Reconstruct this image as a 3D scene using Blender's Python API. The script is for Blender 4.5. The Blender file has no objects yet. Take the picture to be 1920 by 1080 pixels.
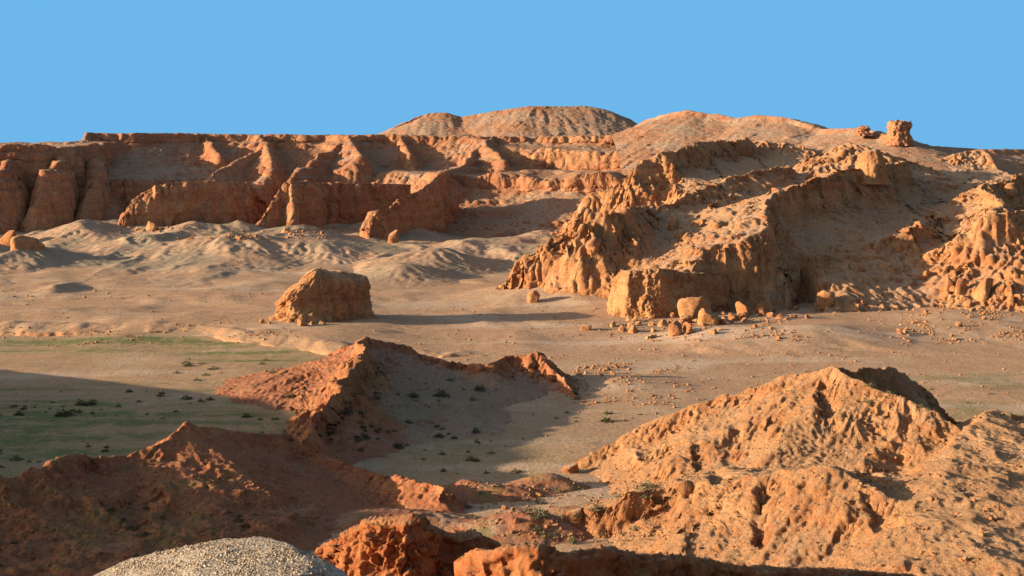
import bpy, math, random
import numpy as np
from mathutils import Vector, Matrix

# ------------------------------------------------------------------ camera, sky, sun, exposure
F, CX, HY, HC = 2638.0, 960.0, 300.0, 30.0      # focal length / principal column / horizon row of a 1920x1080 frame, eye height (m)
SUN_EL, SUN_AZ = math.radians(11.0), math.radians(-12)   # low sun on the left
sc = bpy.context.scene
cam = bpy.data.cameras.new('camera'); cam_o = bpy.data.objects.new('camera', cam)
sc.collection.objects.link(cam_o); sc.camera = cam_o
cam_o.location = (0, 0, HC); cam_o.rotation_euler = (math.radians(90), 0, 0)
cam.sensor_width = 36.0; cam.lens = 36.0 * F / 1920.0
cam.shift_y = -(540.0 - HY) / 1920.0
cam.clip_start = 0.5; cam.clip_end = 20000

TO_SUN = Vector((-math.cos(SUN_EL) * math.cos(SUN_AZ), math.cos(SUN_EL) * math.sin(SUN_AZ), math.sin(SUN_EL)))
sun = bpy.data.lights.new('sun', 'SUN'); sun.energy = 5.0; sun.angle = math.radians(0.5)
sun.color = (1.0, 0.77, 0.55)
sun_o = bpy.data.objects.new('sun', sun); sc.collection.objects.link(sun_o)
sun_o.rotation_euler = TO_SUN.to_track_quat('Z', 'Y').to_euler(); sun_o.location = (-300, 100, 200)

w = bpy.data.worlds.new('World'); sc.world = w; w.use_nodes = True
nt = w.node_tree; nt.nodes.clear()
sky = nt.nodes.new('ShaderNodeTexSky'); sky.sky_type = 'NISHITA'; sky.sun_disc = False
sky.sun_elevation = SUN_EL; sky.sun_rotation = math.radians(-102)
sky.air_density = 0.8; sky.dust_density = 4.0; sky.ozone_density = 0.3; sky.altitude = 900
bgn = nt.nodes.new('ShaderNodeBackground'); bgn.inputs['Strength'].default_value = 0.085
tint = nt.nodes.new('ShaderNodeMix'); tint.data_type = 'RGBA'; tint.blend_type = 'MIX'
# clear blue low sky all round the horizon, passing smoothly into the darker Nishita sky overhead
tc = nt.nodes.new('ShaderNodeTexCoord'); sep = nt.nodes.new('ShaderNodeSeparateXYZ')
mr = nt.nodes.new('ShaderNodeMapRange'); mr.interpolation_type = 'SMOOTHSTEP'
mr.inputs['From Min'].default_value = 0.10; mr.inputs['From Max'].default_value = 0.32
mr.inputs['To Min'].default_value = 1.0; mr.inputs['To Max'].default_value = 0.0
nt.links.new(tc.outputs['Generated'], sep.inputs[0]); nt.links.new(sep.outputs['Z'], mr.inputs['Value'])
nt.links.new(mr.outputs[0], tint.inputs['Factor'])
nt.links.new(sky.outputs[0], tint.inputs['A']); tint.inputs['B'].default_value = (0.80, 2.46, 4.29, 1)
nt.links.new(tint.outputs['Result'], bgn.inputs['Color'])
wo = nt.nodes.new('ShaderNodeOutputWorld'); nt.links.new(bgn.outputs[0], wo.inputs[0])

vs = sc.view_settings; vs.view_transform = 'Standard'; vs.look = 'None'; vs.gamma = 1.0; vs.exposure = 1.18
vs.use_curve_mapping = False
sc.render.engine = 'CYCLES'
sc.cycles.max_bounces = 4; sc.cycles.diffuse_bounces = 3; sc.cycles.glossy_bounces = 1

# ------------------------------------------------------------------ helpers
f4 = np.float32
def P(px, py, Y): return ((px - CX) / F * Y, Y, HC - (py - HY) / F * Y)
_rng = np.random.RandomState(7)
PERM = np.tile(_rng.permutation(256), 3).astype(np.int32)
_g = _rng.normal(size=(256, 3)); _g /= np.linalg.norm(_g, axis=1)[:, None]
GX, GY, GZ = [_g[:, i].astype(f4) for i in range(3)]
def noise3(x, y, z):
    xf, yf, zf = np.floor(x), np.floor(y), np.floor(z)
    ix, iy, iz = xf.astype(np.int32) & 255, yf.astype(np.int32) & 255, zf.astype(np.int32) & 255
    x, y, z = (x - xf).astype(f4), (y - yf).astype(f4), (z - zf).astype(f4)
    u, v, t = [a * a * a * (a * (a * 6 - 15) + 10) for a in (x, y, z)]
    out = 0
    for dx in (0, 1):
        px = PERM[ix + dx]; wx = u if dx else 1 - u
        for dy in (0, 1):
            pxy = PERM[(px + iy + dy) & 255]; wxy = wx * (v if dy else 1 - v)
            for dz in (0, 1):
                h = PERM[(pxy + iz + dz) & 255]
                out = out + wxy * (t if dz else 1 - t) * (GX[h] * (x - dx) + GY[h] * (y - dy) + GZ[h] * (z - dz))
    return out * 1.5
def fbm(x, y, z, o=4, lac=2.07, gain=0.5, ridged=False):
    a, s, tot = 1.0, 0, 0
    for i in range(o):
        n = noise3(x + 17.3 * i, y + 5.1 * i, z + 9.7 * i)
        if ridged: n = 1 - 2 * np.abs(n)
        s = s + a * n; tot += a; a *= gain; x, y, z = x * lac, y * lac, z * lac
    return s / tot
JT = _rng.uniform(0, 1, (256, 4)).astype(f4)
def cells(x, y, z):
    """nearest-cell random value (-1..1) and distance to the cell border"""
    ix, iy, iz = [np.floor(a).astype(np.int32) for a in (x, y, z)]
    f1 = np.full(x.shape, 9.0, f4); f2 = f1.copy(); vv = np.zeros(x.shape, f4)
    for dx in (-1, 0, 1):
        hx = PERM[(ix + dx) & 255]
        for dy in (-1, 0, 1):
            hy = PERM[(hx + iy + dy) & 255]
            for dz in (-1, 0, 1):
                h = PERM[(hy + iz + dz) & 255]; j = JT[h]
                d = (ix + dx + j[..., 0] - x) ** 2 + (iy + dy + j[..., 1] - y) ** 2 + (iz + dz + j[..., 2] - z) ** 2
                m = d < f1; f2 = np.where(m, f1, np.minimum(f2, d)); f1 = np.where(m, d, f1); vv = np.where(m, j[..., 3], vv)
    return vv * 2 - 1, np.sqrt(f2) - np.sqrt(f1)
def blocks(x, y, z, l, zs=1.4):
    """fractured rock: uneven blocks parted by narrow joints"""
    a = l * 0.35; wx, wy, wz = [c_ + a * noise3(x / l + o_, y / l, z / l) for c_, o_ in ((x, 0), (y, 20), (z, 40))]
    v, e = cells(wx / l, wy / l, wz / (l * zs)); v2, e2 = cells(wx / (l * .42) + 9, wy / (l * .42), wz / (l * .42 * zs))
    return 0.55 * v * sstep(0, 0.25, e) - 0.35 * (1 - sstep(0, 0.16, e)) + 0.30 * v2 * sstep(0, 0.3, e2) - 0.16 * (1 - sstep(0, 0.2, e2))
def zero(x): return np.zeros_like(x)
def sstep(a, b, x):
    t = np.clip((x - a) / (b - a), 0, 1); return t * t * (3 - 2 * t)
def smax(a, b, k):
    h = np.clip(0.5 + 0.5 * (a - b) / k, 0, 1); return b + (a - b) * h + k * h * (1 - h)
def smin(a, b, k): return -smax(-a, -b, k)
def bump(X, Y, x, y, rx, ry, h, ang=0):
    c, s = math.cos(ang), math.sin(ang); dx, dy = X - x, Y - y
    u, v = (dx * c + dy * s) / rx, (-dx * s + dy * c) / ry
    return h * np.exp(-(u * u + v * v))

def ridge(X, Y, pix, back, front, flute=None, world=False, k=0.0):
    """height of a crest line (pixel, pixel, distance[, width scale]) falling off by the (distance, drop) profile on each side"""
    W = np.array([(p if world else P(*p[:3])) for p in pix], float)[:, :3]
    ws = np.array([p[3] if len(p) > 3 else 1.0 for p in pix])
    best = np.full(X.shape, 1e9); S = zero(X); SD = zero(X); s0 = 0.0; segs = []
    for i in range(len(W) - 1):
        a, b = W[i], W[i + 1]; d = b[:2] - a[:2]; L = math.hypot(*d) + 1e-9; u = d / L
        t = np.clip(((X - a[0]) * u[0] + (Y - a[1]) * u[1]) / L, 0, 1)
        ex, ey = X - a[0] - t * d[0], Y - a[1] - t * d[1]
        q = ex * ex + ey * ey; m = q < best - 1e-6; sd = u[0] * ey - u[1] * ex; tie = ~m & (q < best + 1e-6) & (np.abs(sd) > np.abs(SD))
        best = np.where(m, q, best); S = np.where(m, s0 + t * L, S); SD = np.where(m | tie, sd, SD); s0 += L
        segs.append((np.sqrt(q).astype(f4), (a[2] + t * (b[2] - a[2])).astype(f4), (ws[i] + t * (ws[i + 1] - ws[i])).astype(f4)))
    D = np.sqrt(best); wgt = sstep(-0.5, 0.5, np.clip(SD / (D + 1e-6), -1, 1)); fl = 0
    if flute:
        amp, lam, seed = flute
        fl = amp * fbm(S / lam, D / (lam * 5) + seed, zero(X) + seed * 1.7, 2, gain=0.35, ridged=True)
    ext = lambda p: list(p) + [(p[-1][0] + 300, p[-1][1] + max(0.4, (p[-1][1] - p[-2][1]) / (p[-1][0] - p[-2][0])) * 300 if p[-1][0] < 85 else p[-1][1])]
    bk, fr = tuple(zip(*ext(back))), tuple(zip(*ext(front))); out = np.full(X.shape, -1e3)
    for Di, Zi, Wi in segs:      # the highest of the segments, so that bends leave no step
        De = Di / Wi
        if flute: De = np.maximum(0, De + fl * sstep(0, 3 * amp, De))
        df = np.interp(De, *fr); out = np.maximum(out, Zi - (df + (np.interp(De, *bk) - df) * wgt))
    return out

def beds(h, X, Y, p, k, seed):
    """hard and soft beds: patches of the slope step down in ledges"""
    q = h / p + 0.5 * fbm(X / 28, Y / 28, zero(X) + seed, 2); i_ = np.floor(q); f_ = q - i_
    return h + k * sstep(-.12, .2, fbm(X / 22, Y / 22, h / 9 + seed, 2)) * p * (sstep(0.22, 0.6, f_) - f_)

# ------------------------------------------------------------------ materials
def nodes(name):
    m = bpy.data.materials.new(name); m.use_nodes = True; t = m.node_tree; t.nodes.clear()
    out = t.nodes.new('ShaderNodeOutputMaterial'); b = t.nodes.new('ShaderNodeBsdfPrincipled')
    b.inputs['Roughness'].default_value = 0.95; b.inputs['Specular IOR Level'].default_value = 0.08
    t.links.new(b.outputs[0], out.inputs[0]); return m, t, b
def val(t, x, sock):
    if isinstance(x, (int, float)): sock.default_value = x
    elif isinstance(x, tuple): sock.default_value = (*x, 1) if len(x) == 3 else x
    else: t.links.new(x, sock)
def mixc(t, a, b, fac, blend='MIX'):
    n = t.nodes.new('ShaderNodeMix'); n.data_type = 'RGBA'; n.blend_type = blend
    val(t, fac, n.inputs['Factor']); val(t, a, n.inputs['A']); val(t, b, n.inputs['B']); return n.outputs['Result']
def mth(t, op, a, b=0.0, clamp=False):
    n = t.nodes.new('ShaderNodeMath'); n.operation = op; n.use_clamp = clamp
    val(t, a, n.inputs[0]); val(t, b, n.inputs[1]); return n.outputs[0]
def rng(t, x, a, b, c=0.0, d=1.0):
    n = t.nodes.new('ShaderNodeMapRange'); n.inputs['From Min'].default_value = a; n.inputs['From Max'].default_value = b
    n.inputs['To Min'].default_value = c; n.inputs['To Max'].default_value = d; t.links.new(x, n.inputs['Value']); return n.outputs[0]
def noi(t, vec, scale, detail=5, rough=0.55, dist=0.0):
    n = t.nodes.new('ShaderNodeTexNoise'); n.inputs['Scale'].default_value = scale; n.inputs['Detail'].default_value = detail
    n.inputs['Roughness'].default_value = rough; n.inputs['Distortion'].default_value = dist
    t.links.new(vec, n.inputs['Vector']); return n.outputs['Fac']

ROCK = [(0.385, 0.175, 0.072), (0.445, 0.24, 0.108), (0.33, 0.132, 0.055)]
SAND = [(0.48, 0.315, 0.185), (0.44, 0.265, 0.145), (0.53, 0.375, 0.24)]
def earth(name, scale=1.0, rock=ROCK, dust=SAND, slope=(0.62, 0.9), strata=0.25, bumpd=0.25, pebble=0.5, streak=0.0, green=(0.155, 0.18, 0.065), grey=(0.36, 0.305, 0.22)):
    """bare badland ground: orange rock where it is steep, paler dust where it lies flat; mask R adds dust, G plants, B grey clay"""
    m, t, b = nodes(name)
    g = t.nodes.new('ShaderNodeNewGeometry'); pos = g.outputs['Position']
    sx = t.nodes.new('ShaderNodeSeparateXYZ'); t.links.new(g.outputs['Normal'], sx.inputs[0])
    px = t.nodes.new('ShaderNodeSeparateXYZ'); t.links.new(pos, px.inputs[0])
    at = t.nodes.new('ShaderNodeAttribute'); at.attribute_name = 'mask'
    ac = t.nodes.new('ShaderNodeSeparateColor'); t.links.new(at.outputs['Color'], ac.inputs[0])
    big = noi(t, pos, 0.07 * scale, 4); mid = noi(t, pos, 0.45 * scale, 6, 0.6); fine = noi(t, pos, 3.2 * scale, 5, 0.65)
    c = mixc(t, rock[0], rock[1], rng(t, mid, 0.40, 0.62))
    c = mixc(t, c, rock[2], rng(t, big, 0.48, 0.66, 0, 0.75))
    # strata: bands along z, bent by noise
    mp = t.nodes.new('ShaderNodeMapping'); mp.inputs['Scale'].default_value = (0.03, 0.03, 0.9); t.links.new(pos, mp.inputs['Vector'])
    st = noi(t, mp.outputs[0], 1.0 * scale ** 0.5, 3, 0.6)
    c = mixc(t, c, (0.27, 0.105, 0.05), rng(t, st, 0.52, 0.64, 0, strata))
    c = mixc(t, c, (0.43, 0.25, 0.11), rng(t, st, 0.46, 0.36, 0, strata))
    d = mixc(t, dust[0], dust[1], rng(t, mid, 0.42, 0.64))
    d = mixc(t, d, dust[2], rng(t, big, 0.50, 0.68, 0, 0.7))
    if streak:   # washed bands of pinkish and pale sand
        m2 = t.nodes.new('ShaderNodeMapping'); m2.inputs['Scale'].default_value = (0.018, 0.085, 0.0); m2.inputs['Rotation'].default_value = (0, 0, 0.06); t.links.new(pos, m2.inputs['Vector'])
        sk = noi(t, m2.outputs[0], 1.0, 7, 0.62, 0.6)
        d = mixc(t, d, (0.47, 0.285, 0.175), rng(t, sk, 0.50, 0.60, 0, 0.8 * streak)); d = mixc(t, d, (0.62, 0.47, 0.34), rng(t, sk, 0.46, 0.36, 0, 0.7 * streak))
    jit = mth(t, 'MULTIPLY_ADD', mid, 0.30); t.nodes[-1].inputs[2].default_value = -0.15
    sl = mth(t, 'ADD', sx.outputs['Z'], jit)
    fac = mth(t, 'ADD', rng(t, sl, slope[0], slope[1]), ac.outputs['Red'], True)
    c = mixc(t, c, d, fac)
    gv = mth(t, 'MULTIPLY', ac.outputs['Blue'], rng(t, mid, 0.3, 0.6, 0.5, 1.0))
    c = mixc(t, c, grey, gv)
    gr = mth(t, 'MULTIPLY', ac.outputs['Green'], rng(t, noi(t, pos, 0.35 * scale, 6, 0.7), 0.30, 0.55), True)
    c = mixc(t, c, green, gr)
    sp = rng(t, fine, 0.3, 0.72, 0.62, 1.32)
    cc = t.nodes.new('ShaderNodeCombineColor'); [t.links.new(sp, cc.inputs[i]) for i in range(3)]
    c = mixc(t, c, cc.outputs[0], 1.0, 'MULTIPLY')
    t.links.new(c, b.inputs['Base Color'])
    v = t.nodes.new('ShaderNodeTexVoronoi'); v.inputs['Scale'].default_value = 2.2 * scale; t.links.new(pos, v.inputs['Vector'])
    hgt = mth(t, 'ADD', noi(t, pos, 1.1 * scale, 10, 0.74), mth(t, 'MULTIPLY', v.outputs['Distance'], -0.22 * pebble))
    bp = t.nodes.new('ShaderNodeBump'); bp.inputs['Strength'].default_value = 1.0; bp.inputs['Distance'].default_value = bumpd
    t.links.new(hgt, bp.inputs['Height']); t.links.new(bp.outputs[0], b.inputs['Normal'])
    return m

M = {}
M['floor'] = earth('valley_sand', 0.9, slope=(0.45, 0.8), bumpd=0.16, strata=0.1, streak=0.8)
M['clay'] = earth('clay', 0.7, slope=(0.3, 0.7), bumpd=0.2, strata=0.15, dust=[(0.44, 0.295, 0.185), (0.40, 0.25, 0.15), (0.46, 0.33, 0.22)], grey=(0.30, 0.25, 0.17), streak=0.4)
M['bank'] = earth('bank_earth', 1.4, bumpd=0.15, slope=(0.85, 1.0), rock=[(0.46, 0.24, 0.12), (0.50, 0.30, 0.17), (0.40, 0.20, 0.10)])
M['mesa'] = earth('mesa_rock', 0.55, rock=[(0.38, 0.165, 0.08), (0.44, 0.225, 0.11), (0.32, 0.12, 0.063)], bumpd=0.5, strata=0.28, slope=(0.74, 0.97), dust=[(0.41, 0.235, 0.135), (0.37, 0.19, 0.105), (0.44, 0.28, 0.17)])
M['bad'] = earth('badland_rock', 0.8, bumpd=0.35, strata=0.3, slope=(0.72, 0.97), dust=[(0.50, 0.315, 0.18), (0.46, 0.265, 0.14), (0.52, 0.36, 0.225)])
M['near'] = earth('ridge_rock', 1.7, bumpd=0.3, strata=0.15, slope=(0.75, 1.02), dust=[(0.48, 0.29, 0.15), (0.46, 0.25, 0.12), (0.50, 0.33, 0.19)])
M['red'] = earth('red_ridge_rock', 1.9, rock=[(0.33, 0.115, 0.055), (0.42, 0.19, 0.08), (0.28, 0.09, 0.046)], bumpd=0.2, strata=0.15, slope=(0.80, 1.05), dust=[(0.34, 0.155, 0.085), (0.30, 0.125, 0.068), (0.42, 0.26, 0.15)])

# ------------------------------------------------------------------ mesh builders
COL = sc.collection
def link(name, me, mat=None, parent=None):
    o = bpy.data.objects.new(name, me); COL.objects.link(o)
    if mat is not None: me.materials.append(mat)
    if parent: o.parent = parent
    return o
def tag(o, label=None, cat=None, group=None, kind=None):
    for k_, v_ in (('label', label), ('category', cat), ('group', group), ('kind', kind)):
        if v_: o[k_] = v_
    return o
def raw_mesh(name, co, quads, mask=None, smooth=True):
    me = bpy.data.meshes.new(name); co = np.asarray(co, f4); quads = np.asarray(quads, np.int32); n = quads.shape[1]
    me.vertices.add(len(co)); me.vertices.foreach_set('co', co.ravel())
    me.loops.add(quads.size); me.loops.foreach_set('vertex_index', quads.ravel())
    me.polygons.add(len(quads)); me.polygons.foreach_set('loop_start', np.arange(0, quads.size, n, dtype=np.int32))
    if mask is not None:
        a = me.attributes.new('mask', 'FLOAT_COLOR', 'POINT'); a.data.foreach_set('color', np.asarray(mask, f4).ravel())
    me.update(calc_edges=True)
    if smooth: me.shade_smooth()
    return me
def grid_quads(nx, ny):
    i = np.arange(nx * ny).reshape(nx, ny)
    return np.stack([i[:-1, :-1], i[1:, :-1], i[1:, 1:], i[:-1, 1:]], -1).reshape(-1, 4)

def blur(a):
    a = np.pad(a, 1, mode='edge'); a = (a[:-2] + 2 * a[1:-1] + a[2:]) * .25; return (a[:, :-2] + 2 * a[:, 1:-1] + a[:, 2:]) * .25
def erode(Z, dx, dy, batches, n, steps, seed=1, rate=0.3, cap=4.0, dep=0.3, inertia=0.15, maxcut=1.5):
    r = np.random.RandomState(seed); Z = Z.astype(np.float32).copy(); Z0 = Z.copy(); nx, ny = Z.shape; st = min(dx, dy)
    for b in range(batches):
        x = r.uniform(1, nx - 3, n).astype(np.float32); y = r.uniform(1, ny - 3, n).astype(np.float32)
        vx = np.zeros(n, np.float32); vy = vx.copy(); sp = vx + 1; wa = vx + 1; sed = vx.copy()
        E = np.zeros(nx * ny, np.float32); Zf = Z.ravel()
        for s in range(steps):
            i = x.astype(np.int32); j = y.astype(np.int32); u = x - i; v = y - j; k = i * ny + j
            a, bb, c, d = Zf[k], Zf[k + ny], Zf[k + 1], Zf[k + ny + 1]
            gx = ((bb - a) * (1 - v) + (d - c) * v) / dx; gy = ((c - a) * (1 - u) + (d - bb) * u) / dy
            h = a * (1 - u) * (1 - v) + bb * u * (1 - v) + c * (1 - u) * v + d * u * v
            vx = vx * inertia - gx * (1 - inertia); vy = vy * inertia - gy * (1 - inertia)
            L = np.sqrt(vx * vx + vy * vy) + 1e-6; vx /= L; vy /= L
            x2 = x + vx * st / dx; y2 = y + vy * st / dy
            ins = (x2 > 1) & (x2 < nx - 3) & (y2 > 1) & (y2 < ny - 3)
            x2 = np.where(ins, x2, x); y2 = np.where(ins, y2, y); wa = np.where(ins, wa, 0)
            i2 = x2.astype(np.int32); j2 = y2.astype(np.int32); u2 = x2 - i2; v2 = y2 - j2; k2 = i2 * ny + j2
            h2 = (Zf[k2] * (1 - v2) + Zf[k2 + 1] * v2) * (1 - u2) + (Zf[k2 + ny] * (1 - v2) + Zf[k2 + ny + 1] * v2) * u2
            dh = h2 - h
            c_ = np.maximum(-dh, 0.01 * st) * sp * wa * cap
            amt = np.where(dh > 0, np.minimum(dh, sed), np.where(sed > c_, (sed - c_) * dep, -np.minimum((c_ - sed) * rate, -dh)))
            amt = np.where(wa > 0, amt, 0)
            sed = sed - amt
            E += np.bincount(np.concatenate([k, k + ny, k + 1, k + ny + 1]), np.concatenate([amt * (1 - u) * (1 - v), amt * u * (1 - v), amt * (1 - u) * v, amt * u * v]), minlength=nx * ny).astype(np.float32)
            sp = np.sqrt(np.maximum(0.05, sp * sp - dh * 4)); sp = np.minimum(sp, 4); wa = wa * 0.985
            x, y = x2, y2
        Z += blur(np.clip(E.reshape(nx, ny), -0.25, 0.25))
        Z = np.clip(Z, Z0 - maxcut, Z0 + maxcut * .5)
    return Z

def field(name, xr, yr, step, ny, hfun, mat, disp=None, maskf=None, cut=None, flat=0.30, over=2.0, ero=None, kind='structure'):
    """a landform: height function sampled on columns of equal x, rows packed where the ground is steep, then pushed along its normal"""
    nx = int((xr[1] - xr[0]) / step) + 1; nf = int(ny * over)
    xs = np.linspace(xr[0], xr[1], nx); yf = np.linspace(yr[0], yr[1], nf)
    X, Yf = np.meshgrid(xs, yf, indexing='ij'); Z = hfun(X, Yf)
    if ero: Z = erode(Z, xs[1] - xs[0], yf[1] - yf[0], **ero)
    floor_c = cut(X, Yf) if cut else Z - 5
    dz = np.abs(np.diff(np.maximum(Z, floor_c - 0.5), axis=1)); wgt = dz + flat * (yf[1] - yf[0])
    k = max(3, nx // 60); ker = np.ones(2 * k + 1) / (2 * k + 1)
    cs = np.cumsum(np.pad(wgt, ((k + 1, k), (0, 0)), mode='edge'), axis=0); wgt = (cs[2 * k + 1:] - cs[:-2 * k - 1]) / (2 * k + 1)
    cum = np.concatenate([np.zeros((nx, 1)), np.cumsum(wgt, axis=1)], 1)
    Y = np.empty((nx, ny)); Z2 = np.empty((nx, ny))
    for i in range(nx):
        Y[i] = np.interp(np.linspace(0, cum[i, -1], ny), cum[i], yf); Z2[i] = np.interp(Y[i], yf, Z[i])
    X = np.repeat(xs[:, None], ny, 1); Z = Z2
    Pn = np.stack([X, Y, Z], -1)
    n = np.cross(np.gradient(Pn, axis=0), np.gradient(Pn, axis=1)); n /= np.linalg.norm(n, axis=2)[..., None] + 1e-9
    if disp is not None:
        Pn = Pn + n * disp(Pn[..., 0], Pn[..., 1], Pn[..., 2], n)[..., None]
    mask = np.zeros((nx, ny, 4)); mask[..., 3] = 1
    if maskf is not None:
        for c_, v_ in enumerate(maskf(X, Y, Pn[..., 2], n)): mask[..., c_] = np.clip(v_, 0, 1)
    q = grid_quads(nx, ny)
    if cut is not None:
        ok = (Pn[..., 2] > cut(Pn[..., 0], Pn[..., 1]) - 0.6).ravel(); keep = ok[q].any(1); q = q[keep]
        used = np.unique(q); re = np.zeros(nx * ny, np.int32); re[used] = np.arange(len(used)); q = re[q]
        co = Pn.reshape(-1, 3)[used]; mk = mask.reshape(-1, 4)[used]
    else: co = Pn.reshape(-1, 3); mk = mask.reshape(-1, 4)
    o = link(name, raw_mesh(name, co, q, mk), mat); return tag(o, kind=kind)

# ------------------------------------------------------------------ valley floor
def bankY(X): return 238 + 3.0 * noise3(X / 14, zero(X), zero(X) + 3.3) - 24 * sstep(-60, -24, X)
def floorZ(X, Y):
    z = 8.0 * np.clip((Y - 275) / 185, 0, 1.3) ** 1.5
    z = z + 1.3 * sstep(-2, 7, Y - bankY(X)) * sstep(-8, -32, X)      # bank along the far side of the green flat
    z = z + 1.0 * sstep(205, 262, Y) * (1 - sstep(-8, -32, X) * 0.6)
    z = z + bump(X, Y, 8, 290, 24, 16, 2.0) + bump(X, Y, 14, 286, 15, 12, 2.2)
    # low terrace below the right-hand badlands
    z = z + bump(X, Y, 42, 232, 20, 9, 1.8) + bump(X, Y, 78, 250, 30, 16, 1.0)
    yt = 217 + 4 * noise3(X / 12, zero(X), zero(X) + 6) + 1.0 * fbm(X / 3, Y / 9, zero(X), 2)
    z = z + 0.8 * sstep(-1.0, 0.8, Y - yt) * sstep(22, 32, X) * sstep(70, 52, X) * (1 - sstep(6, 30, Y - yt))
    return z + bump(X, Y, 15, 188, 7, 6, 1.0)
def floor_full(X, Y):
    z = floorZ(X, Y) + 1.5 * sstep(190, 260, Y) * fbm(X / 24, Y / 24, zero(X), 4) + 0.3 * fbm(X / 14, Y / 14, zero(X) + 2, 3) + 0.13 * fbm(X / 3, Y / 3, zero(X) + 4, 3)
    wX = X + 6 * noise3(X / 30, Y / 30, zero(X) + 1.1); wY = Y + 6 * noise3(X / 30, Y / 30, zero(X) + 7.7)
    rl = np.abs(noise3(wX / 34, wY / 60, zero(X) + 8.8))
    return z - 0.5 * (1 - sstep(0, 0.03, rl)) * sstep(230, 300, Y) * sstep(-0.1, 0.2, noise3(X / 30, Y / 30, zero(X) + 2))
def clay_h(X, Y):
    # soft clay mounds at the foot of the mesa
    wX = X + 6 * noise3(X / 30, Y / 30, zero(X) + 1.1) + 1.5 * noise3(X / 8, Y / 8, zero(X) + 3); wY = Y + 6 * noise3(X / 30, Y / 30, zero(X) + 7.7)
    m = sstep(285, 375, Y) * sstep(34, 0, X - 0.04 * (Y - 300))
    z = floorZ(X, Y) - 0.5 + 1.7 * m + m * (5.5 * fbm(wX / 26, wY / 44, zero(X) + 2.2, 3, gain=0.4) + 0.6 * fbm(wX / 9, wY / 18, zero(X), 3, gain=0.45, ridged=True))
    for (a, b, Yd, rx, ry, h) in [(440, 440, 412, 9, 22, 3.6), (340, 450, 402, 9, 16, 3.2), (150, 455, 402, 9, 18, 4.2), (570, 450, 398, 13, 20, 3.2), (870, 455, 385, 9, 16, 3.4), (820, 500, 345, 9, 10, 2.6), (760, 520, 325, 12, 8, 2.8), (90, 575, 300, 5, 8, 1.4), (440, 490, 370, 14, 9, 1.8), (60, 500, 355, 9, 9, 2.2), (650, 490, 370, 12, 10, 1.6), (260, 480, 380, 11, 12, 2.0)]:
        x, y, _ = P(a, b, Yd); z = z + bump(wX, wY, x, y, rx, ry, h)
    return z
def floor_mask(X, Y, Z, n):
    g = sstep(243, 234, Y + 22 * sstep(-60, -24, X)) * sstep(-12, -34, X) * (0.15 + 0.6 * sstep(198, 180, Y) + 0.85 * sstep(14, 4, np.abs(Y - bankY(X) + 9)) + 0.8 * sstep(180, 160, Y) * sstep(-38, -55, X)) * (0.4 + 0.8 * sstep(-.12, .22, fbm(X / 34, Y / 6, zero(X) + 1, 3)))
    g = g + 0.5 * sstep(30, 48, X) * sstep(205, 195, Y) * sstep(150, 170, Y) * sstep(-.1, .3, noise3(X / 12, Y / 7, zero(X)))
    g = g + 0.6 * bump(X, Y, -10, 150, 16, 18, 1.0)
    grey = sstep(320, 380, Y) * 0.85 * sstep(-0.2, 0.3, fbm(X / 18, Y / 30, zero(X) + 3, 3)) + 0.3 * bump(X, Y, -8, 160, 22, 16, 1.0) + 0.4 * bump(X, Y, 5, 275, 30, 25, 1.0) * sstep(-.2, .3, noise3(X / 16, Y / 16, zero(X)))
    return zero(X) + 0.35, g, grey
ground = field('valley_floor', (-190, 150), (88, 450), 1.05, 480, floor_full, M['floor'], maskf=floor_mask, flat=0.55,
               disp=lambda x, y, z, n: 0.12 * fbm(x / 1.3, y / 1.3, z / 1.3, 3), ero=dict(batches=14, n=6000, steps=60, cap=3, maxcut=0.7))
tag(ground, 'pale tan sandy valley floor with green flats on the left', 'valley floor')
clay = field('clay_mounds', (-185, 38), (290, 450), 0.5, 280, clay_h, M['clay'], lambda x, y, z, n: 0.15 * fbm(x / 1.6, y / 1.6, z / 1.6, 3), lambda X, Y, Z, n: (zero(X) + 0.3, zero(X), 0.95 * sstep(-.15, .25, fbm(X / 16, Y / 26, zero(X) + 3, 4))), cut=floorZ, flat=0.35, ero=dict(batches=16, n=6000, steps=70, cap=4, maxcut=0.9))
tag(clay, 'pale rounded clay mounds cut by rills at the foot of the mesa', 'mounds')
def bank_h(X, Y):
    e = Y - bankY(X) - 1.4 * fbm(X / 4, Y / 12, zero(X), 4) - 0.5 * fbm(X / 1.6, Y / 8, zero(X), 2)
    pt = sstep(-.25, .25, fbm(X / 8, Y / 20, zero(X) + 5, 3))
    return floorZ(X, Y) - 0.35 + (0.42 + 0.45 * pt) * sstep(-0.9, 0.3, e) * (1 - sstep(1.5, 13, e)) * sstep(4, -14, X)
bank = field('earth_bank', (-100, 6), (205, 256), 0.3, 120, bank_h, M['bank'], lambda x, y, z, n: 0.14 * fbm(x / 1.2, y / 2, z / 1.2, 4), lambda X, Y, Z, n: (zero(X), zero(X), zero(X)), cut=lambda X, Y: floorZ(X, Y), flat=0.4)
tag(bank, 'low broken earth bank along the far edge of the green flat', 'bank')
def ground_cut(off=0.0): return lambda X, Y: floorZ(X, Y) - off
far = link('desert_plain', raw_mesh('desert_plain', [(-9000, -3000, -3), (9000, -3000, -3), (9000, 12000, -3), (-9000, 12000, -3)], [(0, 1, 2, 3)], np.tile([[0.4, 0, 0, 1]], (4, 1))), M['floor'])
tag(far, 'flat tan desert plain reaching to the horizon', 'plain', kind='structure')

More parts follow.
